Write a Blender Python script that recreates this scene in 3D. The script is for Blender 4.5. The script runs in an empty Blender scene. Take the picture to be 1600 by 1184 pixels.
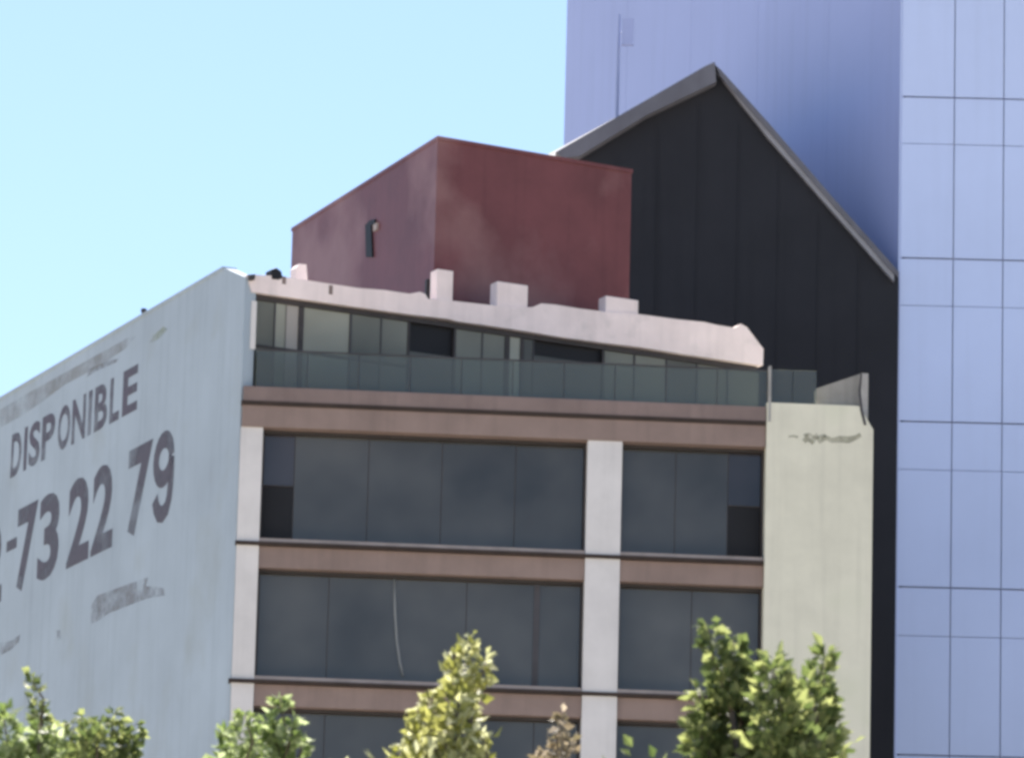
import bpy, bmesh, math, random
from mathutils import Vector, Matrix
import numpy as np

random.seed(7)
scene = bpy.context.scene
COL = scene.collection

# ------------------------------------------------------------------ camera
F, HORIZON, ROLL = 9000.0, 2725.0, 0.026          # focal length and horizon row in photo pixels, roll in radians
PITCH = math.atan((HORIZON - 592) / F)
CAM = np.array([0.0, 0.0, 1.6])
_f = np.array([0, math.cos(PITCH), math.sin(PITCH)])
_r0 = np.array([1.0, 0, 0]); _u0 = np.cross(_r0, _f)
_r = _r0 * math.cos(ROLL) + _u0 * math.sin(ROLL)
_u = _u0 * math.cos(ROLL) - _r0 * math.sin(ROLL)
cam_data = bpy.data.cameras.new('camera')
cam_data.sensor_width = 36.0
cam_data.lens = F / 1600.0 * 36.0
cam_data.clip_start = 0.5
cam_data.clip_end = 6000
cam_data.dof.use_dof = True
cam_data.dof.focus_distance = 152.0
cam_data.dof.aperture_fstop = 5.6
cam = bpy.data.objects.new('camera', cam_data)
COL.objects.link(cam)
cam.matrix_world = Matrix(((_r[0], _u[0], -_f[0], CAM[0]), (_r[1], _u[1], -_f[1], CAM[1]),
                           (_r[2], _u[2], -_f[2], CAM[2]), (0, 0, 0, 1)))
scene.camera = cam

# ------------------------------------------------------------------ sky, sun, exposure
SUN_EL, SUN_AZ = math.radians(56), math.radians(-10)      # high, behind the buildings
world = bpy.data.worlds.new('World'); scene.world = world; world.use_nodes = True
wn = world.node_tree.nodes; wl = world.node_tree.links
bg = wn['Background']; bg.inputs['Strength'].default_value = 0.075
sky = wn.new('ShaderNodeTexSky'); sky.sky_type = 'NISHITA'; sky.sun_disc = False
sky.sun_elevation = SUN_EL; sky.sun_rotation = SUN_AZ
sky.altitude = 1500; sky.air_density = 1.0; sky.dust_density = 1.1; sky.ozone_density = 1.6
wl.new(sky.outputs['Color'], bg.inputs['Color'])
sd = bpy.data.lights.new('sun', 'SUN'); sd.energy = 5.0; sd.angle = math.radians(0.53); sd.color = (1.0, 0.94, 0.85)
sun = bpy.data.objects.new('sun', sd); COL.objects.link(sun)
_s = Vector((math.sin(SUN_AZ) * math.cos(SUN_EL), math.cos(SUN_AZ) * math.cos(SUN_EL), math.sin(SUN_EL)))
sun.rotation_euler = _s.to_track_quat('Z', 'Y').to_euler()
sun.location = (0, 100, 120)
scene.view_settings.view_transform = 'Standard'
scene.view_settings.look = 'None'
scene.view_settings.exposure = 1.45
scene.view_settings.gamma = 1.0
scene.view_settings.use_curve_mapping = False
scene.render.engine = 'CYCLES'
scene.cycles.use_denoising = True
scene.cycles.max_bounces = 8
scene.cycles.filter_width = 3.4            # soft lens of a small zoomed phone camera
scene.render.film_transparent = False

# ------------------------------------------------------------------ photo pixel -> place
def ray(x, y):
    d = _f * F + _r * (x - 800) - _u * (y - 592)
    return d / d[1]
def atz(x, y, z):                    # point of the pixel's ray at height z
    d = ray(x, y); return CAM + d * (z - CAM[2]) / d[2]
def aty(x, y, Y):                    # point of the pixel's ray at distance Y
    return CAM + ray(x, y) * Y

class Plane:                         # a vertical wall plane with u along, z up, n towards the street
    def __init__(self, P, Q):
        self.P = np.array([P[0], P[1], 0.0])
        t = np.array([Q[0] - P[0], Q[1] - P[1], 0.0]); self.L = float(np.linalg.norm(t)); self.t = t / self.L
        n = np.array([self.t[1], -self.t[0], 0.0])
        if n @ (CAM - self.P) < 0: n = -n
        self.n = n
    def pt(self, u, z, n=0.0):
        p = self.P + self.t * u + self.n * n; return np.array([p[0], p[1], z])
    def uz(self, x, y, n=0.0):
        d = ray(x, y); p0 = self.P + self.n * n
        p = CAM + d * (((p0 - CAM) @ self.n) / (d @ self.n))
        return float((p - self.P) @ self.t), float(p[2])
    def u(self, x, y, n=0.0): return self.uz(x, y, n)[0]
    def z(self, x, y, n=0.0): return self.uz(x, y, n)[1]

# ------------------------------------------------------------------ materials
def new_mat(name):
    m = bpy.data.materials.new(name); m.use_nodes = True
    nt = m.node_tree; return m, nt.nodes, nt.links, nt.nodes['Principled BSDF']

def plaster(name, col, rough=0.75, var=0.12, scale=0.6, streak=0.0, bump=0.15, fine=14.0, stain=None, spec=0.3, world_pos=True):
    """painted or rendered surface: broad tone drift, rain streaks, fine grain"""
    m, N, L, b = new_mat(name)
    geo = N.new('ShaderNodeNewGeometry')
    n1 = N.new('ShaderNodeTexNoise'); n1.inputs['Scale'].default_value = scale; n1.inputs['Detail'].default_value = 6
    n1.inputs['Roughness'].default_value = 0.62
    L.new(geo.outputs['Position'], n1.inputs['Vector'])
    mp = N.new('ShaderNodeMapping'); mp.inputs['Scale'].default_value = (2.2, 2.2, 0.10)
    L.new(geo.outputs['Position'], mp.inputs['Vector'])
    n2 = N.new('ShaderNodeTexNoise'); n2.inputs['Scale'].default_value = 1.6; n2.inputs['Detail'].default_value = 5
    L.new(mp.outputs['Vector'], n2.inputs['Vector'])
    r1 = N.new('ShaderNodeMapRange'); r1.inputs['From Min'].default_value = 0.3; r1.inputs['From Max'].default_value = 0.7
    r1.inputs['To Min'].default_value = 1 - var; r1.inputs['To Max'].default_value = 1 + var * 0.6
    L.new(n1.outputs['Fac'], r1.inputs['Value'])
    r2 = N.new('ShaderNodeMapRange'); r2.inputs['From Min'].default_value = 0.5; r2.inputs['From Max'].default_value = 0.75
    r2.inputs['To Min'].default_value = 1.0; r2.inputs['To Max'].default_value = 1 - streak
    L.new(n2.outputs['Fac'], r2.inputs['Value'])
    mu = N.new('ShaderNodeMath'); mu.operation = 'MULTIPLY'
    L.new(r1.outputs[0], mu.inputs[0]); L.new(r2.outputs[0], mu.inputs[1])
    mx = N.new('ShaderNodeVectorMath'); mx.operation = 'SCALE'; mx.inputs[0].default_value = col
    L.new(mu.outputs[0], mx.inputs['Scale'])
    out = mx.outputs[0]
    if stain:
        n3 = N.new('ShaderNodeTexNoise'); n3.inputs['Scale'].default_value = stain[1]; n3.inputs['Detail'].default_value = 7
        L.new(geo.outputs['Position'], n3.inputs['Vector'])
        r3 = N.new('ShaderNodeMapRange'); r3.inputs['From Min'].default_value = stain[2]; r3.inputs['From Max'].default_value = stain[2] + 0.16
        r3.inputs['To Max'].default_value = stain[3]
        L.new(n3.outputs['Fac'], r3.inputs['Value'])
        mm = N.new('ShaderNodeMix'); mm.data_type = 'RGBA'
        L.new(r3.outputs[0], mm.inputs[0]); L.new(out, mm.inputs[6]); mm.inputs[7].default_value = (*stain[0], 1)
        out = mm.outputs[2]
    L.new(out, b.inputs['Base Color'])
    b.inputs['Roughness'].default_value = rough; b.inputs['Specular IOR Level'].default_value = spec
    if bump:
        nb = N.new('ShaderNodeTexNoise'); nb.inputs['Scale'].default_value = fine; nb.inputs['Detail'].default_value = 4
        L.new(geo.outputs['Position'], nb.inputs['Vector'])
        bp = N.new('ShaderNodeBump'); bp.inputs['Strength'].default_value = bump; bp.inputs['Distance'].default_value = 0.02
        L.new(nb.outputs['Fac'], bp.inputs['Height']); L.new(bp.outputs['Normal'], b.inputs['Normal'])
    return m

def glass_dark(name, col, rough=0.12, var=0.45, spec=0.5):
    """dark window glass with an uneven body tone and slightly warped reflections"""
    m, N, L, b = new_mat(name)
    geo = N.new('ShaderNodeNewGeometry')
    n1 = N.new('ShaderNodeTexNoise'); n1.inputs['Scale'].default_value = 0.32; n1.inputs['Detail'].default_value = 3
    L.new(geo.outputs['Position'], n1.inputs['Vector'])
    r1 = N.new('ShaderNodeMapRange'); r1.inputs['From Min'].default_value = 0.3; r1.inputs['From Max'].default_value = 0.7
    r1.inputs['To Min'].default_value = 1 - var; r1.inputs['To Max'].default_value = 1 + var
    L.new(n1.outputs['Fac'], r1.inputs['Value'])
    mx = N.new('ShaderNodeVectorMath'); mx.operation = 'SCALE'; mx.inputs[0].default_value = col
    L.new(r1.outputs[0], mx.inputs['Scale']); L.new(mx.outputs[0], b.inputs['Base Color'])
    b.inputs['Roughness'].default_value = rough; b.inputs['Specular IOR Level'].default_value = spec
    nb = N.new('ShaderNodeTexNoise'); nb.inputs['Scale'].default_value = 0.8
    L.new(geo.outputs['Position'], nb.inputs['Vector'])
    bp = N.new('ShaderNodeBump'); bp.inputs['Strength'].default_value = 0.12; bp.inputs['Distance'].default_value = 0.05
    L.new(nb.outputs['Fac'], bp.inputs['Height']); L.new(bp.outputs['Normal'], b.inputs['Normal'])
    return m

def glass_clear(name, tint, refl=0.10):
    """thin balustrade glass: tinted see-through with a reflection"""
    m, N, L, b = new_mat(name)
    N.remove(b); out = N['Material Output']
    tr = N.new('ShaderNodeBsdfTransparent'); tr.inputs['Color'].default_value = (*tint, 1)
    gl = N.new('ShaderNodeBsdfGlossy'); gl.inputs['Roughness'].default_value = 0.08
    fr = N.new('ShaderNodeFresnel'); fr.inputs['IOR'].default_value = 1.5
    df = N.new('ShaderNodeBsdfDiffuse'); df.inputs['Color'].default_value = (0.34, 0.34, 0.29, 1)
    m1 = N.new('ShaderNodeMixShader'); m1.inputs[0].default_value = refl
    L.new(tr.outputs[0], m1.inputs[1]); L.new(df.outputs[0], m1.inputs[2])
    m2 = N.new('ShaderNodeMixShader'); L.new(fr.outputs[0], m2.inputs[0]); L.new(m1.outputs[0], m2.inputs[1]); L.new(gl.outputs[0], m2.inputs[2])
    L.new(m2.outputs[0], out.inputs['Surface'])
    return m

def paint_fade(name, col, cover=0.8, scale=1.6, seed=0.0, worn=0.42):
    """old sign paint: worn, partly gone so that the wall shows through"""
    m, N, L, b = new_mat(name)
    geo = N.new('ShaderNodeNewGeometry')
    n1 = N.new('ShaderNodeTexNoise'); n1.noise_dimensions = '4D'; n1.inputs['W'].default_value = seed
    n1.inputs['Scale'].default_value = scale; n1.inputs['Detail'].default_value = 8; n1.inputs['Roughness'].default_value = 0.65
    L.new(geo.outputs['Position'], n1.inputs['Vector'])
    r = N.new('ShaderNodeMapRange'); r.inputs['From Min'].default_value = 0.40; r.inputs['From Max'].default_value = 0.62
    r.inputs['To Min'].default_value = cover; r.inputs['To Max'].default_value = cover * worn
    L.new(n1.outputs['Fac'], r.inputs['Value']); L.new(r.outputs[0], b.inputs['Alpha'])
    b.inputs['Base Color'].default_value = (*col, 1); b.inputs['Roughness'].default_value = 0.8
    return m

def leaf_mat(name, c1, c2, c3, transl=0.45):
    m, N, L, b = new_mat(name)
    geo = N.new('ShaderNodeNewGeometry')
    cr = N.new('ShaderNodeValToRGB'); e = cr.color_ramp.elements
    e[0].position = 0.0; e[0].color = (*c1, 1); e[1].position = 1.0; e[1].color = (*c3, 1)
    k = cr.color_ramp.elements.new(0.5); k.color = (*c2, 1)
    L.new(geo.outputs['Random Per Island'], cr.inputs['Fac'])
    L.new(cr.outputs['Color'], b.inputs['Base Color']); b.inputs['Roughness'].default_value = 0.5
    tl = N.new('ShaderNodeBsdfTranslucent')
    hs = N.new('ShaderNodeHueSaturation'); hs.inputs['Value'].default_value = 2.0; hs.inputs['Saturation'].default_value = 1.1
    L.new(cr.outputs['Color'], hs.inputs['Color']); L.new(hs.outputs['Color'], tl.inputs['Color'])
    ms = N.new('ShaderNodeMixShader'); ms.inputs[0].default_value = transl
    L.new(b.outputs[0], ms.inputs[1]); L.new(tl.outputs[0], ms.inputs[2]); L.new(ms.outputs[0], N['Material Output'].inputs['Surface'])
    return m

M = {}
M['asphalt'] = plaster('asphalt', (0.06, 0.06, 0.062), 0.9, 0.2, 0.3, 0, 0.3, 40)
M['concrete'] = plaster('pale_concrete', (0.45, 0.405, 0.34), 0.9, 0.18, 0.2, 0, 0.2, 20)
M['line_paint'] = plaster('line_paint', (0.7, 0.7, 0.68), 0.7, 0.2, 2)
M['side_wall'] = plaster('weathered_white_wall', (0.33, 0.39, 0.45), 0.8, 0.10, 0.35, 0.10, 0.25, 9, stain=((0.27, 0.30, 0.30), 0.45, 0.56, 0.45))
M['pillar'] = plaster('white_pillar_paint', (0.66, 0.63, 0.62), 0.7, 0.10, 0.8, 0.08, 0.1)
M['cream'] = plaster('cream_render', (0.69, 0.665, 0.55), 0.8, 0.10, 0.7, 0.10, 0.2, stain=((0.52, 0.53, 0.40), 0.7, 0.56, 0.4))
M['taupe'] = plaster('taupe_beam_paint', (0.262, 0.193, 0.170), 0.8, 0.14, 0.9, 0.12, 0.2)
M['taupe_dark'] = plaster('taupe_slab_paint', (0.225, 0.168, 0.155), 0.8, 0.16, 0.9, 0.14, 0.2)
M['ledge'] = plaster('dark_brown_ledge', (0.042, 0.028, 0.022), 0.7, 0.3, 1.5, 0.0, 0.1)
M['ledge_top'] = plaster('pale_sill_strip', (0.40, 0.33, 0.30), 0.7, 0.2, 1.5, 0.0, 0.1)
M['glass'] = glass_dark('dark_window_glass', (0.060, 0.058, 0.054))
M['glass_side'] = glass_dark('brownish_window_glass', (0.040, 0.036, 0.040))
M['opening'] = plaster('open_window_dark', (0.010, 0.010, 0.013), 0.6, 0.2, 1, 0, 0)
M['frame'] = plaster('dark_window_frame', (0.045, 0.038, 0.038), 0.5, 0.2, 2, 0, 0)
M['interior'] = plaster('dark_interior', (0.03, 0.03, 0.033), 0.9, 0.2, 1, 0, 0)
M['slab'] = plaster('pinkish_white_parapet', (0.84, 0.715, 0.69), 0.85, 0.10, 1.0, 0.10, 0.5, 5, stain=((0.50, 0.45, 0.43), 1.3, 0.60, 0.45))
M['pent_pale'] = glass_dark('curtained_pane', (0.30, 0.30, 0.25), 0.3, 0.2, 0.3)
M['pent_white'] = glass_dark('white_curtain_pane', (0.36, 0.33, 0.30), 0.3, 0.12, 0.3)
M['pent_mid'] = glass_dark('greenish_pane', (0.145, 0.145, 0.120), 0.2, 0.35, 0.3)
M['pent_dark'] = glass_dark('dark_pane', (0.090, 0.088, 0.075), 0.2, 0.3, 0.3)  # darker glass tone
M['bal_glass'] = glass_clear('balustrade_glass', (0.64, 0.67, 0.63), 0.13)
M['metal_dark'] = plaster('dark_metal', (0.06, 0.055, 0.06), 0.45, 0.2, 2, 0, 0)
M['metal_pale'] = plaster('pale_metal', (0.55, 0.55, 0.54), 0.45, 0.15, 2, 0, 0)
M['roof_deck'] = plaster('roof_deck', (0.35, 0.33, 0.31), 0.9, 0.2, 0.6, 0, 0.2)
M['tile_red'] = plaster('dull_red_paint', (0.145, 0.048, 0.052), 0.5, 0.22, 0.5, 0.15, 0.3, 8, stain=((0.25, 0.135, 0.132), 0.27, 0.50, 0.85), spec=0.28)
M['black_wall'] = plaster('dark_slate_cladding', (0.024, 0.025, 0.031), 0.7, 0.15, 0.4, 0.1, 0.2, spec=0.2)
M['fascia'] = plaster('grey_fascia', (0.145, 0.145, 0.17), 0.6, 0.2, 0.8, 0.15, 0.1)
M['coping'] = plaster('pale_metal_coping', (0.29, 0.29, 0.32), 0.5, 0.2, 1.2, 0, 0)
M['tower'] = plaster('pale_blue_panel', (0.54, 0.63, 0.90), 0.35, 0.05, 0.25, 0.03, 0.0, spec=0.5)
M['tower_side'] = plaster('shaded_blue_panel', (0.36, 0.415, 0.67), 0.55, 0.06, 0.12, 0.05, 0.0, spec=0.2)  # panel blue darkened so the side's shade sits in the colour
M['tower_gap'] = plaster('panel_joint', (0.30, 0.35, 0.55), 0.6, 0.1, 1, 0, 0)
M['letter'] = paint_fade('faded_sign_paint', (0.085, 0.075, 0.105), 0.92, 0.9, 1.0)
M['digit'] = paint_fade('faded_digit_paint', (0.080, 0.074, 0.10), 0.92, 0.55, 4.0)
M['smudge'] = paint_fade('worn_grey_paint', (0.20, 0.20, 0.22), 0.55, 2.2, 2.0, 0.1)
M['grime'] = paint_fade('warm_grey_grime', (0.24, 0.22, 0.20), 0.40, 0.9, 7.0, 0.1)
M['moss'] = paint_fade('green_stain', (0.25, 0.28, 0.12), 0.45, 2.0, 3.0)
M['scrawl'] = paint_fade('dark_olive_mark', (0.22, 0.22, 0.15), 0.5, 3.0, 5.0)
M['cord'] = plaster('grey_cord', (0.22, 0.23, 0.235), 0.7, 0.1, 1, 0, 0)
M['grey_render'] = plaster('grey_render', (0.30, 0.285, 0.265), 0.85, 0.2, 1.2, 0.2, 0.3)
M['post_grey'] = plaster('weathered_post', (0.36, 0.345, 0.33), 0.6, 0.2, 2, 0.1, 0)
M['bark'] = plaster('bark', (0.13, 0.10, 0.075), 0.9, 0.3, 3, 0.2, 0.6, 30)
M['leaf_yellow'] = leaf_mat('yellow_green_leaves', (0.13, 0.135, 0.035), (0.25, 0.25, 0.09), (0.46, 0.46, 0.30))
M['leaf_green'] = leaf_mat('mid_green_leaves', (0.05, 0.07, 0.025), (0.10, 0.125, 0.045), (0.26, 0.28, 0.12))
M['leaf_lime'] = leaf_mat('lime_green_leaves', (0.07, 0.10, 0.03), (0.16, 0.20, 0.075), (0.36, 0.40, 0.24))
M['leaf_dusty'] = leaf_mat('dusty_brown_green_leaves', (0.10, 0.085, 0.05), (0.16, 0.13, 0.085), (0.28, 0.24, 0.19))

# ------------------------------------------------------------------ object helpers
ORG = {}
def thing(name, label, cat, loc, group=None):
    o = bpy.data.objects.new(name, None); COL.objects.link(o)
    o.location = loc; o['label'] = label; o['category'] = cat
    o.empty_display_size = 0.5
    if group: o['group'] = group
    ORG[o.name] = np.array(loc, float)
    return o
def link(o, parent, origin):
    COL.objects.link(o); ORG[o.name] = np.array(origin, float)
    if parent is not None:
        o.parent = parent; o.location = Vector(np.array(origin) - ORG[parent.name])
    else: o.location = Vector(origin)
def mesh(name, verts, faces, mat, parent=None, smooth=False, label=None, bevel=0.0):
    v = np.array(verts, float); org = np.array([(v[:, 0].min() + v[:, 0].max()) / 2, (v[:, 1].min() + v[:, 1].max()) / 2, v[:, 2].min()])
    me = bpy.data.meshes.new(name); me.from_pydata([tuple(p) for p in (v - org)], [], faces)
    bm = bmesh.new(); bm.from_mesh(me); bmesh.ops.recalc_face_normals(bm, faces=bm.faces)
    if bevel: bmesh.ops.bevel(bm, geom=list(bm.edges), offset=bevel, segments=2, affect='EDGES', profile=0.6)
    bm.to_mesh(me); bm.free()
    me.materials.append(M[mat])
    if smooth: me.polygons.foreach_set('use_smooth', [True] * len(me.polygons))
    o = bpy.data.objects.new(name, me); link(o, parent, org)
    if label: o['label'] = label
    return o
def tag(o, label, cat, group=None, kind=None):
    o['label'] = label; o['category'] = cat
    if group: o['group'] = group
    if kind: o['kind'] = kind
    return o
def loft(a, b):
    n = len(a); v = list(a) + list(b)
    f = [tuple(range(n)), tuple(range(2 * n - 1, n - 1, -1))]
    f += [(i, i + n, (i + 1) % n + n, (i + 1) % n) for i in range(n)]
    return v, f
def poly(name, pl, pts, n0, n1, mat, parent, label=None, bevel=0.0):      # outline (u, z) on a wall plane, from depth n0 to n1
    v, f = loft([pl.pt(u, z, n0) for u, z in pts], [pl.pt(u, z, n1) for u, z in pts])
    return mesh(name, v, f, mat, parent, label=label, bevel=bevel)
def box(name, pl, u0, u1, z0, z1, n0, n1, mat, parent, label=None, bevel=0.0):
    return poly(name, pl, [(u0, z0), (u1, z0), (u1, z1), (u0, z1)], n0, n1, mat, parent, label, bevel)
def plan(name, pts, z0, z1, mat, parent, label=None):                     # ground outline (x, y) raised from z0 to z1
    v, f = loft([(x, y, z0) for x, y in pts], [(x, y, z1) for x, y in pts])
    return mesh(name, v, f, mat, parent, label=label)
def tube(path, radii, seg=8):
    v, f = [], []
    path = [Vector(p) for p in path]
    for i, p in enumerate(path):
        d = (path[min(i + 1, len(path) - 1)] - path[max(i - 1, 0)]).normalized()
        a = d.orthogonal().normalized(); b = d.cross(a)
        for k in range(seg):
            t = 2 * math.pi * k / seg; v.append(tuple(p + (a * math.cos(t) + b * math.sin(t)) * radii[i]))
    for i in range(len(path) - 1):
        for k in range(seg):
            f.append((i * seg + k, i * seg + (k + 1) % seg, (i + 1) * seg + (k + 1) % seg, (i + 1) * seg + k))
    f.append(tuple(range(seg - 1, -1, -1))); f.append(tuple(range((len(path) - 1) * seg, len(path) * seg)))
    return v, f
def copy_part(o, parent, origin):
    c = o.copy(); link(c, parent, origin); return c

# ------------------------------------------------------------------ main planes
A = aty(375, 667, 143.0)                         # front left corner of the office block, foot of the top band
B = atz(1200, 700, A[2])
FR = Plane(A, B)                                 # street front
_T = FR.pt(0, FR.z(386, 400)); _Lw = atz(0, 625, _T[2])
SW = Plane(_T, _Lw)                              # side wall with the painted sign, u runs back from the corner
_E0 = FR.pt(*FR.uz(393, 456)); _E1 = atz(1190, 571, _E0[2])
PH = Plane(_E0, _E1)                             # skewed front of the top storey
Z_SIDE = float(_T[2]); Z_EAVE = float(_E0[2])
Z_TER = 35.10
FLOOR = 3.60

# ================================================================== ground
def flat(name, x0, x1, y0, y1, z, mat, kind='structure'):
    o = mesh(name, [(x0, y0, z), (x1, y0, z), (x1, y1, z), (x0, y1, z)], [(0, 1, 2, 3)], mat); o['kind'] = kind; return o
flat('ground', -2500, 2500, -2500, 2500, 0.0, 'concrete')
rd = flat('road', -2000, 2000, 62, 84, 0.004, 'asphalt')
pv = plan('pavement', [(-300, 84.2), (300, 84.2), (300, 139), (-300, 139)], 0.0, 0.13, 'concrete', None); pv['kind'] = 'structure'
kb = plan('kerb', [(-300, 84.0), (300, 84.0), (300, 84.19), (-300, 84.19)], 0.0, 0.14, 'concrete', None); kb['kind'] = 'structure'
pn = plan('near_pavement', [(-300, 30), (300, 30), (300, 61.9), (-300, 61.9)], 0.0, 0.13, 'concrete', None); pn['kind'] = 'structure'

# ================================================================== blue panel tower
CORNER_T = aty(1404, 592, 163.0)
cx, cy = CORNER_T[0], CORNER_T[1]
TF = Plane((cx, cy), (cx + 10, cy - 0.05))                       # bright front
_tl = aty(872, 592, 184.2)
TS = Plane((cx, cy), (_tl[0], _tl[1]))                           # side running back to the left, its shade put into the colour
tower = thing('panel_tower', 'tall pale blue tower clad in flat panels, behind the office block', 'tower', (cx + 6, cy + 8, 0))
Z_TT = 74.0
W_T = 17.0
back_l = TS.pt(TS.L, 0, -0.12); fr_r = TF.pt(W_T, 0, -0.12); fr_l = TF.pt(0.16, 0, -0.12)
plan('core', [(fr_l[0], fr_l[1]), (fr_r[0], fr_r[1]), (fr_r[0] + 4, fr_r[1] + 26), (back_l[0] + 2, back_l[1] + 4), (back_l[0], back_l[1])], 0, Z_TT, 'tower_gap', tower)
heavy = TF.z(1500, 660); PER = TF.z(1500, 405) - heavy; SUB = heavy - TF.z(1500, 735)
cols = [TF.u(x, 592) for x in (1406, 1488, 1566)]
cw = cols[2] - cols[1]
edges = [0.0] + [cols[1], cols[2]] + [cols[2] + cw * k for k in range(1, 4)]
base = {}
z_low, z_hi = 22.0, 62.0
for c in range(len(edges) - 1):
    k = math.floor((z_low - heavy) / PER)
    while heavy + k * PER < z_hi:
        zt = heavy + k * PER
        for (z0, z1, tagk) in ((zt - SUB + 0.010, zt - 0.025, 's'), (zt - PER + 0.025, zt - SUB - 0.010, 'v')):
            key = (round(edges[c + 1] - edges[c], 3), tagk)
            o0 = TF.pt((edges[c] + edges[c + 1]) / 2, z0, -0.03 + random.uniform(-0.006, 0.006))
            if key not in base:
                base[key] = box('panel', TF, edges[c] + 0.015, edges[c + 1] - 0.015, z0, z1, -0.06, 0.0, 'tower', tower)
            else: copy_part(base[key], tower, o0)
        k += 1
box('upper_cladding', TF, 0.01, W_T - 0.05, heavy + k * PER - PER + 0.05, Z_TT, -0.06, 0.0, 'tower', tower)
box('lower_cladding', TF, 0.01, W_T - 0.05, 0, heavy + (math.floor((z_low - heavy) / PER) - 1) * PER - 0.02, -0.06, 0.0, 'tower', tower)
nseg = 5
for s in range(nseg):                                             # large side panels with hairline joints
    u0, u1 = TS.L * s / nseg, TS.L * (s + 1) / nseg
    for (z0, z1) in ((0, Z_TT),):
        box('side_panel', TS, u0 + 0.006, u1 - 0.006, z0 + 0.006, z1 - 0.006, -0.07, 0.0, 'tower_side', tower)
box('plain_cladding', TF, edges[-1] + 0.02, W_T - 0.05, z_low - 6, z_hi + 4, -0.055, -0.004, 'tower', tower)
box('corner_trim', TF, -0.04, -0.004, 0, Z_TT, -0.09, 0.015, 'tower', tower)

# ================================================================== dark gabled building
GP = Plane((cx - 9, cy - 0.12), (cx, cy - 0.12))                  # its dark front, just ahead of the tower corner
g_r = GP.u(1403, 592)
gloc = GP.pt(g_r / 2, 0)
gable = thing('gabled_building', 'dark slate gabled building wall rising behind the red rooftop box', 'building', gloc)
g_l = GP.u(902, 260)
zr = GP.z(1398, 436); ap = GP.uz(1114, 112); zl = GP.z(902, 246)
back = np.array([TS.t[0], TS.t[1], 0]) * 12.0
o1 = [GP.pt(u, z) for u, z in ((g_l, 0), (g_r, 0), (g_r, zr), ap, (g_l, zl))]
v, f = loft(o1, [p + back for p in o1]); mesh('wall', v, f, 'black_wall', gable)
def rake(name, px, n0, n1, mat, parent, label=None):
    return poly(name, GP, [GP.uz(x, y, n1) for x, y in px], n0, n1, mat, parent, label)
rake('fascia', [(868, 238), (1103, 103), (1117, 97), (1119, 128), (1010, 180), (905, 244), (880, 247)], 0.005, 0.45, 'fascia', gable, 'grey sloping fascia of the left roof edge')
rake('coping', [(1119, 112), (1126, 120), (1200, 203), (1300, 318), (1397, 428), (1397, 440), (1200, 215)], 0.004, 0.22, 'coping', gable, 'thin pale metal coping of the right roof edge')
rake('roof_edge', [(1117, 101), (1127, 110), (1201, 192), (1301, 308), (1398, 417), (1398, 428), (1300, 318), (1200, 203), (1126, 120)], -0.02, 0.30, 'fascia', gable)
# roof sheets running back
for nm, a, b in (('roof', (g_l - 0.5, zl - 0.28), ap), ('roof', ap, (g_r, zr))):
    q = [GP.pt(a[0], a[1] + 0.02), GP.pt(b[0], b[1] + 0.02), GP.pt(b[0], b[1] + 0.22), GP.pt(a[0], a[1] + 0.22)]
    v, f = loft(q, [p + back for p in q]); mesh(nm, v, f, 'fascia', gable)
# panel seams of the cladding
for k in range(1, 8):
    u = g_l + (g_r - g_l) * k / 8
    zt = zl + (ap[1] - zl) * (u - g_l) / (ap[0] - g_l) if u < ap[0] else ap[1] + (zr - ap[1]) * (u - ap[0]) / (g_r - ap[0])
    box('cladding_seam', GP, u - 0.02, u + 0.02, 20, zt - 0.7, -0.01, 0.018, 'black_wall', gable)

# aerial on the left roof slope
ab = aty(964, 178, 164.6); at_ = aty(968, 22, 164.6)
aer = thing('aerial_mast', 'thin dark aerial mast with a small panel antenna on the gabled roof', 'antenna', (ab[0], ab[1], ab[2]))
v, f = tube([(ab[0], ab[1], ab[2] - 1.2), (ab[0], ab[1], ab[2] + 1.4), (at_[0], at_[1], at_[2])], [0.055, 0.05, 0.03]); mesh('mast', v, f, 'tower_gap', aer)
a1, a2 = aty(972, 30, 164.5), aty(990, 72, 164.5)
plan('panel_antenna', [(a1[0], 164.4), (a2[0], 164.4), (a2[0], 164.55), (a1[0], 164.55)], a2[2], a1[2], 'tower_side', aer)
v, f = tube([(ab[0] + 0.03, 164.6, (a1[2] + a2[2]) / 2), (a2[0], 164.5, (a1[2] + a2[2]) / 2)], [0.02, 0.02], 6); mesh('bracket', v, f, 'tower_gap', aer)

# ================================================================== office block
office = thing('office_building', 'cream and taupe office block with long dark window bands and a painted side wall', 'building', FR.pt(7.5, 0, -6))
WING0 = FR.u(1196, 700); WING1 = FR.u(1362, 760)
P2a, P2b = FR.u(918, 700), FR.u(972, 700)
P1a, P1b = 0.02, FR.u(410, 700)
# dark core behind the glazing
bk = SW.pt(24, 0)
c0, c1 = FR.pt(0.45, 0, -0.75), FR.pt(WING1 - 0.1, 0, -0.75)
plan('core', [(c0[0], c0[1]), (c1[0], c1[1]), (c1[0] + 0.2, c1[1] + 20), (bk[0] + 0.6, bk[1] - 0.3)], 0, Z_TER - 0.05, 'interior', office)
# side wall with chamfered top corner
ch = [SW.uz(352, 419), SW.uz(388, 431)]
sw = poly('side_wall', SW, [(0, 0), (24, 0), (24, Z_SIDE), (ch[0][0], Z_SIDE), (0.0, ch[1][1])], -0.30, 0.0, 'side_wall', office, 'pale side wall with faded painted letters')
box('side_coping', SW, ch[0][0] + 0.1, 24.0, Z_SIDE, Z_SIDE + 0.07, -0.36, 0.04, 'side_wall', office)
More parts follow.
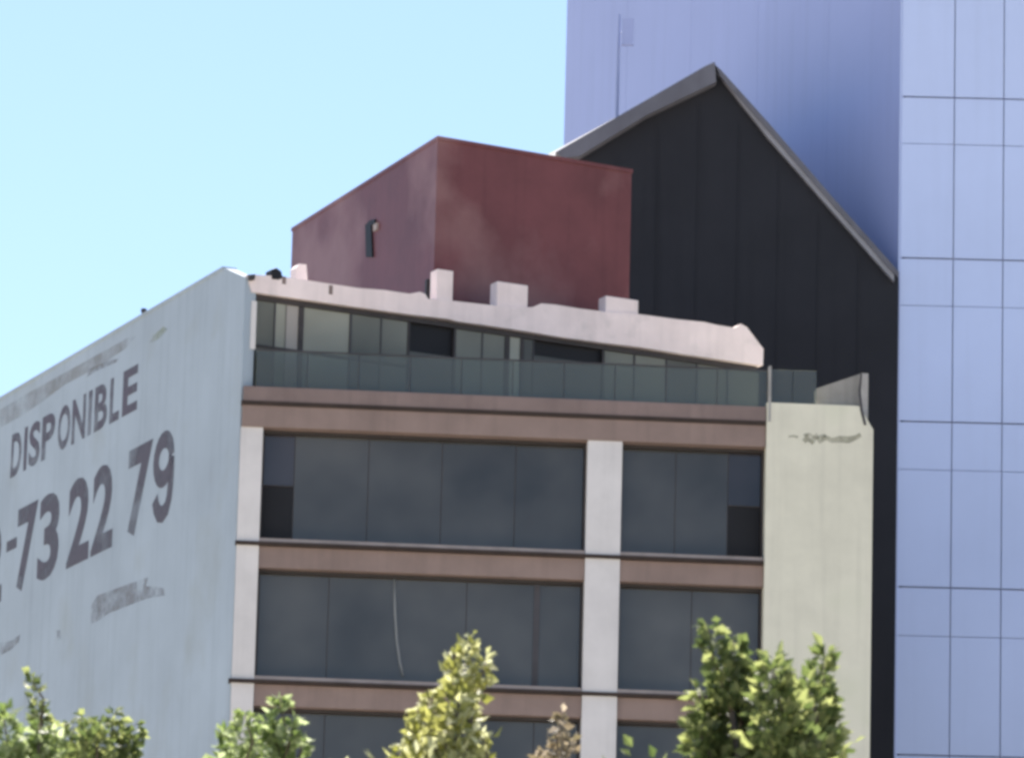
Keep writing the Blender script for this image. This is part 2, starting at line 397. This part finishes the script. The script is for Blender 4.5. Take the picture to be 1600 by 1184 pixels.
# terrace slab: upper band, groove's shadow built as a dark strip, lower band
zt0, zt1, zg, zb = Z_TER, 34.71, 34.61, A[2]
box('terrace_slab', FR, 0.05, WING0 - 0.01, zt1, zt0, -0.9, 0.16, 'taupe_dark', office, 'taupe slab edge under the glass balustrade', bevel=0.015)
box('groove_shadow', FR, 0.0, WING0 - 0.02, zg, zt1, -0.5, 0.10 + 0.09, 'ledge', office)
box('top_beam', FR, 0.04, WING0 - 0.012, zb, zg, -0.75, 0.14, 'taupe', office, bevel=0.012)
tc = [FR.pt(0.1, 0, -0.9), FR.pt(WING1 - 0.05, 0, -0.9)]
plan('terrace_floor', [(tc[0][0], tc[0][1]), (tc[1][0], tc[1][1]), (tc[1][0] - 1, tc[1][1] + 19), (bk[0] + 0.8, bk[1] - 0.4)], Z_TER - 0.045, Z_TER - 0.01, 'roof_deck', office)
# pillars
box('pillar', FR, P1a, P1b, 0, zb - 0.002, -0.6, 0.08, 'pillar', office)
box('pillar', FR, P2a, P2b, 0, zb - 0.002, -0.6, 0.10, 'pillar', office)
# right wing
z_w = FR.z(1270, 634)
wing = poly('right_wing', FR, [(WING0, 0), (WING1, 0), (WING1, FR.z(1362, 674)), (FR.u(1342, 640), FR.z(1342, 638)), (FR.u(1338, 632), z_w), (WING0, z_w)], -14, 0.20, 'cream', office, 'plain cream wall strip at the right end')
# scrawl on the wing
def ribbon(name, pl, px, wid, n, mat, parent, label=None):
    pts = [pl.uz(x, y, n) for x, y in px]; v, f = [], []
    for i, (u, z) in enumerate(pts):
        a = pts[max(i - 1, 0)]; b = pts[min(i + 1, len(pts) - 1)]
        du, dz = b[0] - a[0], b[1] - a[1]; l = math.hypot(du, dz) or 1
        w = wid * random.uniform(0.7, 1.25)
        v.append(pl.pt(u - dz / l * w, z + du / l * w, n)); v.append(pl.pt(u + dz / l * w, z - du / l * w, n))
    for i in range(len(pts) - 1): f.append((2 * i, 2 * i + 1, 2 * i + 3, 2 * i + 2))
    return mesh(name, v, f, mat, parent, label=label)
ribbon('paint_mark', FR, [(1256, 690), (1262, 684), (1268, 690), (1276, 681), (1281, 690), (1290, 683), (1300, 688), (1312, 686), (1326, 687), (1338, 683), (1345, 679)], 0.075, 0.204, 'scrawl', wing)
ribbon('paint_mark', FR, [(1256, 680), (1264, 678), (1275, 684), (1290, 680)], 0.045, 0.206, 'scrawl', wing)
ribbon('paint_mark', FR, [(1232, 682), (1240, 681), (1247, 683)], 0.035, 0.206, 'scrawl', wing)
# side parapet with sloping top and a post on the wing
par = poly('stair_parapet', FR, [FR.uz(x, y, -0.5) for x, y in ((1276, 640), (1275, 607), (1344, 584), (1344, 640))], -0.9, -0.5, 'grey_render', office, 'small sloping parapet on the right end')
box('post', FR, FR.u(1348, 600), FR.u(1359, 600), z_w - 0.5, FR.z(1352, 579), -0.45, -0.30, 'post_grey', office)
ribbon('cable', FR, [(1346, 584), (1343, 610), (1346, 640), (1352, 664)], 0.03, 0.215, 'metal_dark', office)

# storeys
def windows(bay, u0, u1, z0, z1, splits, special=None):
    """one glazed bay: frame around, one object for each pane, thin mullions between"""
    w = box('window_frame', FR, u0, u1, z1 - 0.07, z1, -0.62, -0.24, 'frame', office)
    fr = w
    box('sill_frame', FR, u0, u1, z0, z0 + 0.05, -0.62, -0.25, 'frame', fr)
    for s in (0, 1):
        ua = u0 if s == 0 else u1 - 0.05
        box('jamb', FR, ua, ua + 0.05, z0 + 0.05, z1 - 0.07, -0.62, -0.25, 'frame', fr)
    us = [u0 + 0.05] + splits + [u1 - 0.05]
    for i in range(len(us) - 1):
        a, b = us[i] + 0.012, us[i + 1] - 0.012
        sp = special and special.get(i)
        if sp:
            zm = sp
            box('pane', FR, a, b, zm + 0.03, z1 - 0.07, -0.46, -0.43, 'glass_side', fr)
            box('open_vent', FR, a, b, z0 + 0.05, zm, -0.52, -0.44, 'opening', fr, 'black opening at the lower outer corner of the window')
            box('vent_rail', FR, a, b, zm, zm + 0.03, -0.50, -0.40, 'frame', fr)
        else:
            tilt = random.uniform(-0.006, 0.006)
            box('pane', FR, a, b, z0 + 0.05, z1 - 0.07, -0.46 + tilt, -0.43 + tilt, 'glass', fr)
    for s in splits:
        box('mullion', FR, s - 0.010, s + 0.010, z0 + 0.05, z1 - 0.07, -0.50, -0.425, 'frame', fr)
    return fr

zled = [FR.z(640, 860)]                                          # dark ledge line of the first window band
zled[0] = 31.03
n_st = 9
for k in range(n_st):
    zl_ = zled[0] - FLOOR * k + (0.06 if k == 1 else 0)
    if zl_ < 1.5: break
    # ledge across the whole front, sill strip and beam in each bay
    box('ledge', FR, -0.06 if k else -0.02, WING0 - 0.03, zl_ - 0.045, zl_ + 0.045, -0.5, 0.17, 'ledge', office)
    top = (zb if k == 0 else zled[0] - FLOOR * (k - 1) + (0.06 if k == 2 else 0) - 0.60)
    for bi, (u0, u1) in enumerate(((P1b + 0.003, P2a - 0.003), (P2b + 0.003, WING0 - 0.006))):
        box('sill', FR, u0, u1, zl_ + 0.047, zl_ + 0.16, -0.5, 0.05, 'ledge_top', office, bevel=0.01)
        box('beam', FR, u0, u1, zl_ - 0.60, zl_ - 0.047, -0.75, 0.03, 'taupe', office, bevel=0.012)
        z0, z1 = zl_ + 0.162, top - 0.003
        if bi == 0:
            if k == 0: sp = [FR.u(459, 760, -0.4), FR.u(575, 760, -0.4), FR.u(690, 760, -0.4), FR.u(805, 760, -0.4)]; spec = {0: FR.z(430, 760, -0.45)}
            else: sp = [FR.u(512, 980, -0.4), FR.u(728, 980, -0.4), FR.u(838, 980, -0.4)]; spec = None
        else:
            if k == 0: sp = [FR.u(1055, 790, -0.4), FR.u(1137, 790, -0.4)]; spec = {2: FR.z(1160, 792, -0.45)}
            else: sp = [FR.u(1080, 1000, -0.4)]; spec = None
        w = windows(bi, u0, u1, z0, z1, sp, spec)
        if k == 1 and bi == 0:
            pts = [FR.pt(*FR.uz(x, y, -0.40), -0.40) for x, y in ((616, 903), (617, 950), (620, 1000), (625, 1035), (630, 1056))]
            v, f = tube(pts, [0.035] * 5, 6); mesh('hanging_cord', v, f, 'cord', w, True, 'pale cord hanging down the window')
            box('inner_post', FR, FR.u(835, 980), FR.u(844, 980), z0 + 0.05, z1 - 0.07, -0.424, -0.40, 'metal_dark', w)

# balustrade of the terrace: glass panes, rail, slim posts
rail_z = FR.z(800, 561)
b_n = -0.05
uL, uR = FR.u(399, 590), WING0 + 0.05
bal = box('balustrade', FR, uL, uR, rail_z - 0.035, rail_z, b_n - 0.03, b_n + 0.03, 'metal_dark', office)
npn = 10
for i in range(npn):
    a = uL + (uR - uL) * i / npn; b = uL + (uR - uL) * (i + 1) / npn
    box('glass_pane', FR, a + 0.012, b - 0.012, Z_TER + 0.02, rail_z - 0.037, b_n - 0.006, b_n + 0.006, 'bal_glass', bal)
    if i: box('baluster', FR, a - 0.010, a + 0.010, Z_TER, rail_z - 0.036, b_n - 0.02, b_n + 0.02, 'metal_dark', bal)
box('end_post', FR, uR - 0.01, uR + 0.05, Z_TER - 0.4, rail_z + 0.05, b_n - 0.02, 0.22, 'post_grey', bal)
ub = FR.u(1276, 600)
for a, b in ((uR + 0.06, (uR + ub) / 2), ((uR + ub) / 2 + 0.02, ub)):
    box('glass_pane', FR, a, b, z_w + 0.01, FR.z(1240, 578), b_n - 0.006, b_n + 0.006, 'bal_glass', bal)

# top storey, turned back from the street
GZ = -0.22
px_core = [PH.pt(0.25, 0, -0.55), PH.pt(PH.L - 0.1, 0, -0.55)]
plan('top_storey_core', [(px_core[0][0], px_core[0][1]), (px_core[1][0], px_core[1][1]), (px_core[1][0] - 3, px_core[1][1] + 7), (SW.pt(16, 0)[0] + 1, SW.pt(16, 0)[1])], Z_TER, Z_EAVE, 'interior', office)
deck = [PH.pt(0.2, 0, -0.42), PH.pt(PH.L, 0, -0.42)]
plan('roof_deck', [(deck[0][0], deck[0][1]), (deck[1][0], deck[1][1]), (deck[1][0] - 3.2, deck[1][1] + 7.3), (SW.pt(23, 0)[0] + 1, SW.pt(23, 0)[1] - 0.5)], Z_EAVE + 0.004, Z_EAVE + 0.22, 'roof_deck', office)
pent = box('top_storey_frame', PH, 0.12, PH.L - 0.05, Z_EAVE - 0.14, Z_EAVE - 0.004, -0.5, GZ + 0.06, 'frame', office)
panes = [(400, 428, 'pent_mid'), (430, 446, 'pent_pale'), (446, 466, 'pent_white'), (474, 546, 'pent_pale'), (549, 594, 'pent_mid'), (596, 636, 'pent_mid'),
         (640, 708, 'opening'), (712, 752, 'pent_mid'), (754, 788, 'pent_mid'), (796, 812, 'pent_pale'), (818, 832, 'pent_dark'), (834, 940, 'shop'), (944, 990, 'pent_mid'),
         (992, 1040, 'pent_mid'), (1042, 1088, 'pent_dark'), (1090, 1136, 'pent_mid'), (1138, 1186, 'pent_mid')]
prev = None
for x0, x1, mt in panes:
    ymid = 500 + (x0 - 400) * 0.12
    a, b = PH.u(x0, ymid, GZ), PH.u(x1, ymid, GZ)
    if mt == 'shop':
        zc = PH.z(885, 562, GZ)
        box('pane', PH, a, b, Z_TER, zc, GZ - 0.03, GZ, 'pent_dark', pent)
        box('open_panel', PH, a, b, zc + 0.02, Z_EAVE - 0.145, GZ - 0.14, GZ - 0.08, 'opening', pent, 'dark opening high in the top storey')
    elif mt == 'opening':
        zc = PH.z(672, 553, GZ)
        box('pane', PH, a, b, Z_TER, zc, GZ - 0.03, GZ, 'pent_dark', pent)
        box('open_panel', PH, a, b, zc + 0.02, Z_EAVE - 0.145, GZ - 0.14, GZ - 0.08, 'opening', pent, 'black opening in the middle of the top storey')
    else:
        off = random.uniform(-0.012, 0.012)
        box('pane', PH, a, b, Z_TER, Z_EAVE - 0.145, GZ - 0.03 + off, GZ + off, mt, pent)
    if prev is not None:
        box('mullion', PH, prev + 0.004, a - 0.004, Z_TER, Z_EAVE - 0.145, GZ - 0.07, GZ + 0.03, 'frame' if a - prev > 0.07 else 'metal_dark', pent)
    prev = b
box('transom', PH, PH.u(400, 545, GZ), PH.u(636, 545, GZ), PH.z(470, 549, GZ + 0.04) - 0.03, PH.z(470, 549, GZ + 0.04) + 0.03, GZ - 0.05, GZ + 0.04, 'frame', pent)
box('trim', PH, 0.03, 0.17, PH.z(396, 545), Z_EAVE - 0.22, -0.4, -0.02, 'pillar', pent)
# white roof edge of the top storey, uneven along the top
topl = [(387, 429), (430, 431), (455, 434), (500, 441), (560, 450), (600, 453), (640, 459), (656, 456), (664, 459), (669, 467), (690, 468), (760, 476), (800, 480),
        (832, 480), (846, 474), (868, 476), (905, 482), (945, 487), (1000, 491), (1060, 499), (1100, 503), (1122, 508), (1148, 512), (1158, 506), (1167, 511), (1180, 528), (1193, 545), (1192, 571)]
botl = [(1130, 562), (1060, 552), (1000, 542), (940, 535), (880, 527), (820, 517), (760, 508), (715, 502), (700, 498), (640, 491), (560, 480), (470, 467), (394, 456)]
edge = poly('roof_edge', PH, [PH.uz(x, y) for x, y in topl + botl], -0.40, 0.0, 'slab', office, 'uneven pinkish white roof edge of the top storey')
for (x0, x1, yt, yb) in ((681, 706, 422, 474), (775, 823, 443, 486), (945, 996, 466, 494)):
    box('parapet_block', PH, PH.u(x0, yb, -0.1), PH.u(x1, yb, -0.1), PH.z(x0, yb, -0.1) - 0.05, PH.z((x0 + x1) / 2, yt, -0.1), -0.48, -0.06, 'slab', edge, bevel=0.02)
# short dark strips on the roof edge
for x, y0, y1 in ((444, 432, 444), (517, 446, 460)):
    box('dark_strip', PH, PH.u(x - 3, y0), PH.u(x + 3, y0), PH.z(x, y1), PH.z(x, y0), -0.05, 0.006, 'taupe_dark', edge)

# painted sign on the side wall
fcache = {}
def glyph(ch, bold):
    k = (ch, bold)
    if k in fcache: return fcache[k]
    cu = bpy.data.curves.new('t', 'FONT'); cu.body = ch; cu.size = 1.0; cu.offset = bold; cu.resolution_u = 4
    ob = bpy.data.objects.new('t', cu); COL.objects.link(ob)
    dg = bpy.context.evaluated_depsgraph_get(); me = bpy.data.meshes.new_from_object(ob.evaluated_get(dg))
    vs = np.array([v.co[:2] for v in me.vertices]); fs = [tuple(p.vertices) for p in me.polygons]
    bpy.data.objects.remove(ob); bpy.data.curves.remove(cu); bpy.data.meshes.remove(me)
    fcache[k] = (vs, fs); return fcache[k]
def letter(ch, ul, ur, z0, z1, mat, bold=0.02, name='letter'):
    vs, fs = glyph(ch, bold)
    mn, mxx = vs.min(0), vs.max(0)
    s = (vs - mn) / (mxx - mn)
    v = [SW.pt(ul + (ur - ul) * a, z0 + (z1 - z0) * b, 0.006) for a, b in s]
    return mesh(name, v, fs, mat, sw)
zb1 = 36.03
px = [(18, 34), (38, 43), (46, 63), (66, 86), (91, 110), (113, 134), (138, 144), (148, 168), (172, 187), (192, 215)]
zt = SW.z(213, 565)
for chh, (a, b) in zip('DISPONIBLE', px):
    yc = 700 - (a - 18) * 0.5
    letter(chh, SW.u(a, yc), SW.u(b, yc), zb1, zb1 + 1.26, 'letter', 0.03)
zb2 = 32.55
def nine(ul, ur, z0, z1):
    """round-tailed painted 9: ring on top, stem curling to a hook at the foot"""
    v, f = [], []
    def stroke(path, hw, n):
        b0 = len(v)
        for i, (x, y) in enumerate(path):
            p, q = path[max(i - 1, 0)], path[min(i + 1, len(path) - 1)]
            dx, dy = (q[0] - p[0]), (q[1] - p[1]) * 1.3; l = math.hypot(dx, dy) or 1
            for sgn in (1, -1):
                X, Y_ = x - sgn * dy / l * hw, y + sgn * dx / l * hw * 0.75
                v.append(SW.pt(ul + (ur - ul) * X, z0 + (z1 - z0) * Y_, n))
        for i in range(len(path) - 1): f.append((b0 + 2 * i, b0 + 2 * i + 1, b0 + 2 * i + 3, b0 + 2 * i + 2))
    stroke([(0.5 + 0.36 * math.cos(t), 0.70 + 0.22 * math.sin(t)) for t in (math.pi * 2 * k / 20 for k in range(21))], 0.13, 0.006)
    stroke([(0.87, 0.68), (0.87, 0.52), (0.86, 0.38), (0.82, 0.24), (0.72, 0.13), (0.54, 0.085), (0.36, 0.11), (0.22, 0.20), (0.15, 0.30)], 0.13, 0.008)
    return mesh('digit', v, f, 'digit', sw)
for chh, a, b in (('2', -30, 5), ('7', 27, 58), ('3', 61, 93), ('2', 107, 141), ('2', 145, 178), ('7', 200, 237), ('9', 239, 272)):
    yc = 850 - a * 0.48
    if chh == '9': nine(SW.u(a, yc), SW.u(b, yc), zb2, zb2 + 2.42)
    else: letter(chh, SW.u(a, yc), SW.u(b, yc), zb2, zb2 + 2.42, 'digit', 0.032, 'digit')
letter('-', SW.u(11, 840), SW.u(27, 835), zb2 + 1.35, zb2 + 1.66, 'digit', 0.0, 'dash')
def patch(px, mat, name):
    # uneven blot of worn paint
    pts = [SW.uz(x, y) for x, y in px]
    v = [SW.pt(u, z, 0.005) for u, z in pts]; mesh(name, v, [tuple(range(len(v)))], mat, sw)
patch([(143, 975), (142, 948), (152, 930), (190, 916), (232, 901), (228, 915), (256, 918), (258, 930), (232, 934), (205, 944), (170, 958), (156, 968)], 'smudge', 'worn_paint')
patch([(0, 1024), (0, 1004), (20, 1000), (32, 990), (30, 1002), (18, 1014)], 'smudge', 'worn_paint')
patch([(90, 1000), (89, 985), (95, 984), (96, 998)], 'smudge', 'worn_paint')
patch([(0, 668), (0, 640), (60, 605), (120, 572), (200, 528), (214, 524), (196, 545), (150, 575), (100, 602), (60, 632), (30, 652)], 'grime', 'grime_band')
patch([(234, 536), (240, 524), (256, 510), (262, 514), (252, 526), (244, 532)], 'moss', 'green_stain')
patch([(186, 560), (182, 566), (150, 580), (135, 590), (142, 575), (170, 563)], 'smudge', 'worn_paint')

# ================================================================== things on the roofs
K = aty(684, 213, 147.0); Kl = atz(457, 356, K[2]); Kr = atz(987, 265, K[2])
z_rb = Z_EAVE + 0.225
rbox = thing('rooftop_box', 'dull red windowless box room on the roof of the office block', 'rooftop room', (K[0], K[1], z_rb))
RL, RR = Plane(K, Kl), Plane(K, Kr)
pf = Kl + (Kr - K)
plan('wall', [(K[0], K[1]), (Kr[0], Kr[1]), (pf[0], pf[1]), (Kl[0], Kl[1])], z_rb, K[2] - 0.10, 'tile_red', rbox)
def outset(p, q, d): return (p[0] + (p[0] - q[0]) * d, p[1] + (p[1] - q[1]) * d)
ctr = (K + pf) / 2
plan('roof_rim', [outset(K, ctr, 0.008), outset(Kr, ctr, 0.008), outset(pf, ctr, 0.008), outset(Kl, ctr, 0.008)], K[2] - 0.10, K[2], 'tile_red', rbox)
slit = poly('slit_vent', RL, [RL.uz(x, y) for x, y in ((574, 402), (573, 352), (580, 345), (588, 343), (588, 350), (582, 352), (584, 402))], -0.05, 0.05, 'opening', rbox, 'narrow dark slit in the left side')
poly('slit_cover', RL, [RL.uz(x, y) for x, y in ((586, 362), (586, 352), (592, 348), (591, 359))], 0.0, 0.06, 'ledge_top', slit)

def small(name, px, pl, n0, n1, mat, label, cat, bevel=0.02):
    o = poly(name, pl, [pl.uz(x, y, n1) for x, y in px], n0, n1, mat, None, bevel=bevel); return tag(o, label, cat)
small('roof_fitting', [(425, 436), (424, 421), (432, 418), (440, 424), (442, 434), (436, 437)], PH, -0.35, 0.02, 'opening', 'small black lump on the roof edge beside the red box', 'roof fitting')
small('roof_fitting', [(391, 438), (389, 429), (400, 428), (398, 437)], PH, 0.0, 0.12, 'frame', 'small dark fitting at the front corner of the roof edge', 'roof fitting', 0.01)
small('roof_stub', [(464, 437), (463, 418), (468, 412), (479, 413), (481, 440)], PH, -0.9, -0.5, 'slab', 'pale pinkish stub in front of the left foot of the red box', 'chimney')
small('shadow_bar', [(666, 470), (667, 436), (672, 436), (673, 470)], PH, -0.75, -0.62, 'frame', 'shadow built as a short dark pipe beside the tallest white parapet block', 'bar', 0.01)  # upright dark piece put in for the shadow by the parapet block
p0 = SW.pt(SW.u(216, 494), Z_SIDE + 0.07, -0.15); v, f = tube([p0, p0 + np.array([0, 0, 0.16]), p0 + np.array([0, 0, 0.165]), p0 + np.array([0, 0, 0.24])], [0.06, 0.06, 0.09, 0.07], 8)
tag(mesh('parapet_vent', v, f, 'metal_dark', None), 'tiny dark vent cap on the sloping edge above the painted word', 'vent')

# ================================================================== trees in front
def leaf(v, f, p, d, size, rnd):
    """one folded leaf of two halves along its midrib"""
    d = d.normalized(); s = d.cross(Vector((rnd.uniform(-1, 1), rnd.uniform(-1, 1), rnd.uniform(-1, 1))))
    if s.length < 1e-3: s = d.orthogonal()
    s.normalize(); n = d.cross(s); w = size * rnd.uniform(0.26, 0.36); b = len(v)
    dr = n * size * rnd.uniform(0.05, 0.2)
    v += [p, p + d * size * 0.45 + s * w + dr, p + d * size * 0.5, p + d * size * 0.45 - s * w + dr, p + d * size - dr * 0.6]
    f += [(b, b + 1, b + 2), (b, b + 2, b + 3), (b + 1, b + 4, b + 2), (b + 3, b + 2, b + 4)]

def tree(name, label, Y, base_px, shoots, leaf_m, seed, crown_r=1.7, leafsize=0.11, density=1.0, drop=1.0):
    """shoots: (px x, px y of tip, spread in m, length in m); the rest of the crown swells below them"""
    rnd = random.Random(seed)
    tips = []
    for (x, y, sp, ln) in shoots:
        p = aty(x, y, Y); tips.append((Vector((p[0], Y + rnd.uniform(-0.5, 0.5), p[2])), sp, ln))
    zmax = max(t[0].z for t in tips)
    xb = aty(base_px, 1184, Y)[0]
    root = Vector((xb, Y + 0.1, 0.13))
    t = thing(name, label, 'tree', tuple(root), 'street trees in front of the office block')
    fork = Vector((xb + 0.1, Y, zmax - 3.2 * drop - 0.6))
    path = [root, Vector((xb - 0.06, Y + 0.03, fork.z * 0.45)), fork]
    v, f = tube(path, [0.17, 0.13, 0.10], 10); mesh('trunk', v, f, 'bark', t, True)
    lv, lf = [], []
    bv, bf = [], []
    def limb(a, b, r0, r1):
        mid = (a + b) / 2 + Vector((rnd.uniform(-.12, .12), rnd.uniform(-.12, .12), rnd.uniform(0, .15)))
        vv, ff = tube([a, mid, b], [r0, (r0 + r1) / 2, r1], 5); o = len(bv); bv.extend(vv); bf.extend([tuple(i + o for i in q) for q in ff])
        return [a, mid, b]
    # leading shoots that show above the frame's lower edge
    for tip, sp, ln in tips:
        foot = tip - Vector((rnd.uniform(-0.15, 0.15) * ln + (tip.x - fork.x) * 0.25, rnd.uniform(-.1, .1), ln))
        limb(fork, foot, 0.05, 0.025); limb(foot, tip - Vector((0, 0, 0.05)), 0.018, 0.005)
        n = int(170 * density * (ln / 0.8) * (0.4 + sp / 0.25))
        for i in range(n):
            h = rnd.random() ** 0.8                                        # 0 tip, 1 foot
            c = tip.lerp(foot, h)
            r = sp * (0.22 + 0.95 * h) * math.sqrt(rnd.random())
            a = rnd.uniform(0, 6.283); o = Vector((math.cos(a), math.sin(a), 0))
            cl = 0.75 + 0.25 * math.sin(h * 23 + a * 2)                    # leaf tufts with gaps between
            d = (o * rnd.uniform(0.4, 1.2) + Vector((0, 0, rnd.uniform(-0.35, 1.0))))
            leaf(lv, lf, c + o * r * cl + Vector((0, 0, rnd.uniform(-.04, .04))), d, leafsize * rnd.uniform(0.6, 1.25), rnd)
    # body of the crown below
    cc = Vector((fork.x, Y, zmax - 2.3 * drop - 0.5)); rz = 1.75
    clumps = []
    for i in range(26):
        while True:
            q = Vector((rnd.uniform(-1, 1), rnd.uniform(-1, 1), rnd.uniform(-1, 1)))
            if 0.35 < q.length < 1: break
        c = cc + Vector((q.x * crown_r, q.y * crown_r, q.z * rz)); clumps.append(c)
        limb(fork, c, 0.035, 0.012)
    for c in clumps:
        for i in range(int(85 * density)):
            q = Vector((rnd.gauss(0, 1), rnd.gauss(0, 1), rnd.gauss(0, 0.8))) * 0.24
            leaf(lv, lf, c + q, q + Vector((0, 0, rnd.uniform(-.2, .25))), leafsize * rnd.uniform(0.8, 1.5), rnd)
    mesh('branches', bv, bf, 'bark', t, True)
    org = np.array(root)
    me = bpy.data.meshes.new('crown'); me.from_pydata([tuple(Vector(p) - root) for p in lv], [], lf); me.materials.append(M[leaf_m])
    o = bpy.data.objects.new('crown', me); link(o, t, org)
    return t

tree('street_tree', 'tall yellow-green tree tip in front of the middle window band', 47, 690,
     [(737, 1000, 0.10, 0.55), (705, 1022, 0.09, 0.5), (760, 1028, 0.07, 0.4), (725, 1050, 0.20, 0.75), (668, 1075, 0.11, 0.6), (655, 1120, 0.20, 0.6), (720, 1105, 0.26, 0.8), (620, 1152, 0.16, 0.5), (690, 1140, 0.30, 0.7), (752, 1150, 0.12, 0.5)], 'leaf_yellow', 3, leafsize=0.12)
tree('street_tree', 'broad green tree crown in front of the cream right end wall', 44, 1200,
     [(1108, 968, 0.14, 0.7), (1150, 985, 0.16, 0.8), (1215, 1012, 0.20, 0.8), (1295, 1000, 0.15, 0.6), (1092, 1060, 0.20, 0.7), (1140, 1040, 0.28, 0.8), (1200, 1050, 0.30, 0.8), (1260, 1060, 0.28, 0.8), (1300, 1075, 0.16, 0.6), (1090, 1120, 0.26, 0.7), (1160, 1110, 0.34, 0.7), (1240, 1120, 0.34, 0.7), (1295, 1140, 0.2, 0.6)], 'leaf_green', 5, leafsize=0.13)
tree('street_tree', 'lime green tree tip in front of the left white pillar', 49, 390,
     [(440, 1098, 0.10, 0.5), (408, 1105, 0.12, 0.5), (385, 1118, 0.16, 0.6), (350, 1128, 0.20, 0.6), (460, 1135, 0.12, 0.5), (425, 1140, 0.2, 0.6), (335, 1160, 0.2, 0.5), (472, 1160, 0.1, 0.4)], 'leaf_lime', 8, leafsize=0.11)
tree('street_tree', 'dull green tree crown below the faded sign on the side wall', 52, 120,
     [(48, 1052, 0.05, 0.45), (60, 1100, 0.16, 0.6), (110, 1112, 0.16, 0.5), (135, 1118, 0.16, 0.5), (180, 1105, 0.14, 0.5), (215, 1118, 0.12, 0.45), (150, 1140, 0.3, 0.6), (200, 1150, 0.24, 0.6)], 'leaf_green', 11, leafsize=0.11)
tree('street_tree', 'bright lime tree tip at the lower left edge of the photo', 45, 10,
     [(10, 1118, 0.16, 0.6), (60, 1128, 0.14, 0.5), (85, 1138, 0.16, 0.5), (35, 1140, 0.24, 0.6), (-30, 1120, 0.24, 0.6)], 'leaf_lime', 13, leafsize=0.12)
tree('street_tree', 'small dusty brownish tree tip left of the middle white pillar', 50, 860,
     [(880, 1112, 0.05, 0.5), (872, 1140, 0.12, 0.5), (845, 1160, 0.10, 0.4), (890, 1158, 0.10, 0.45)], 'leaf_dusty', 17, crown_r=1.2, leafsize=0.10)
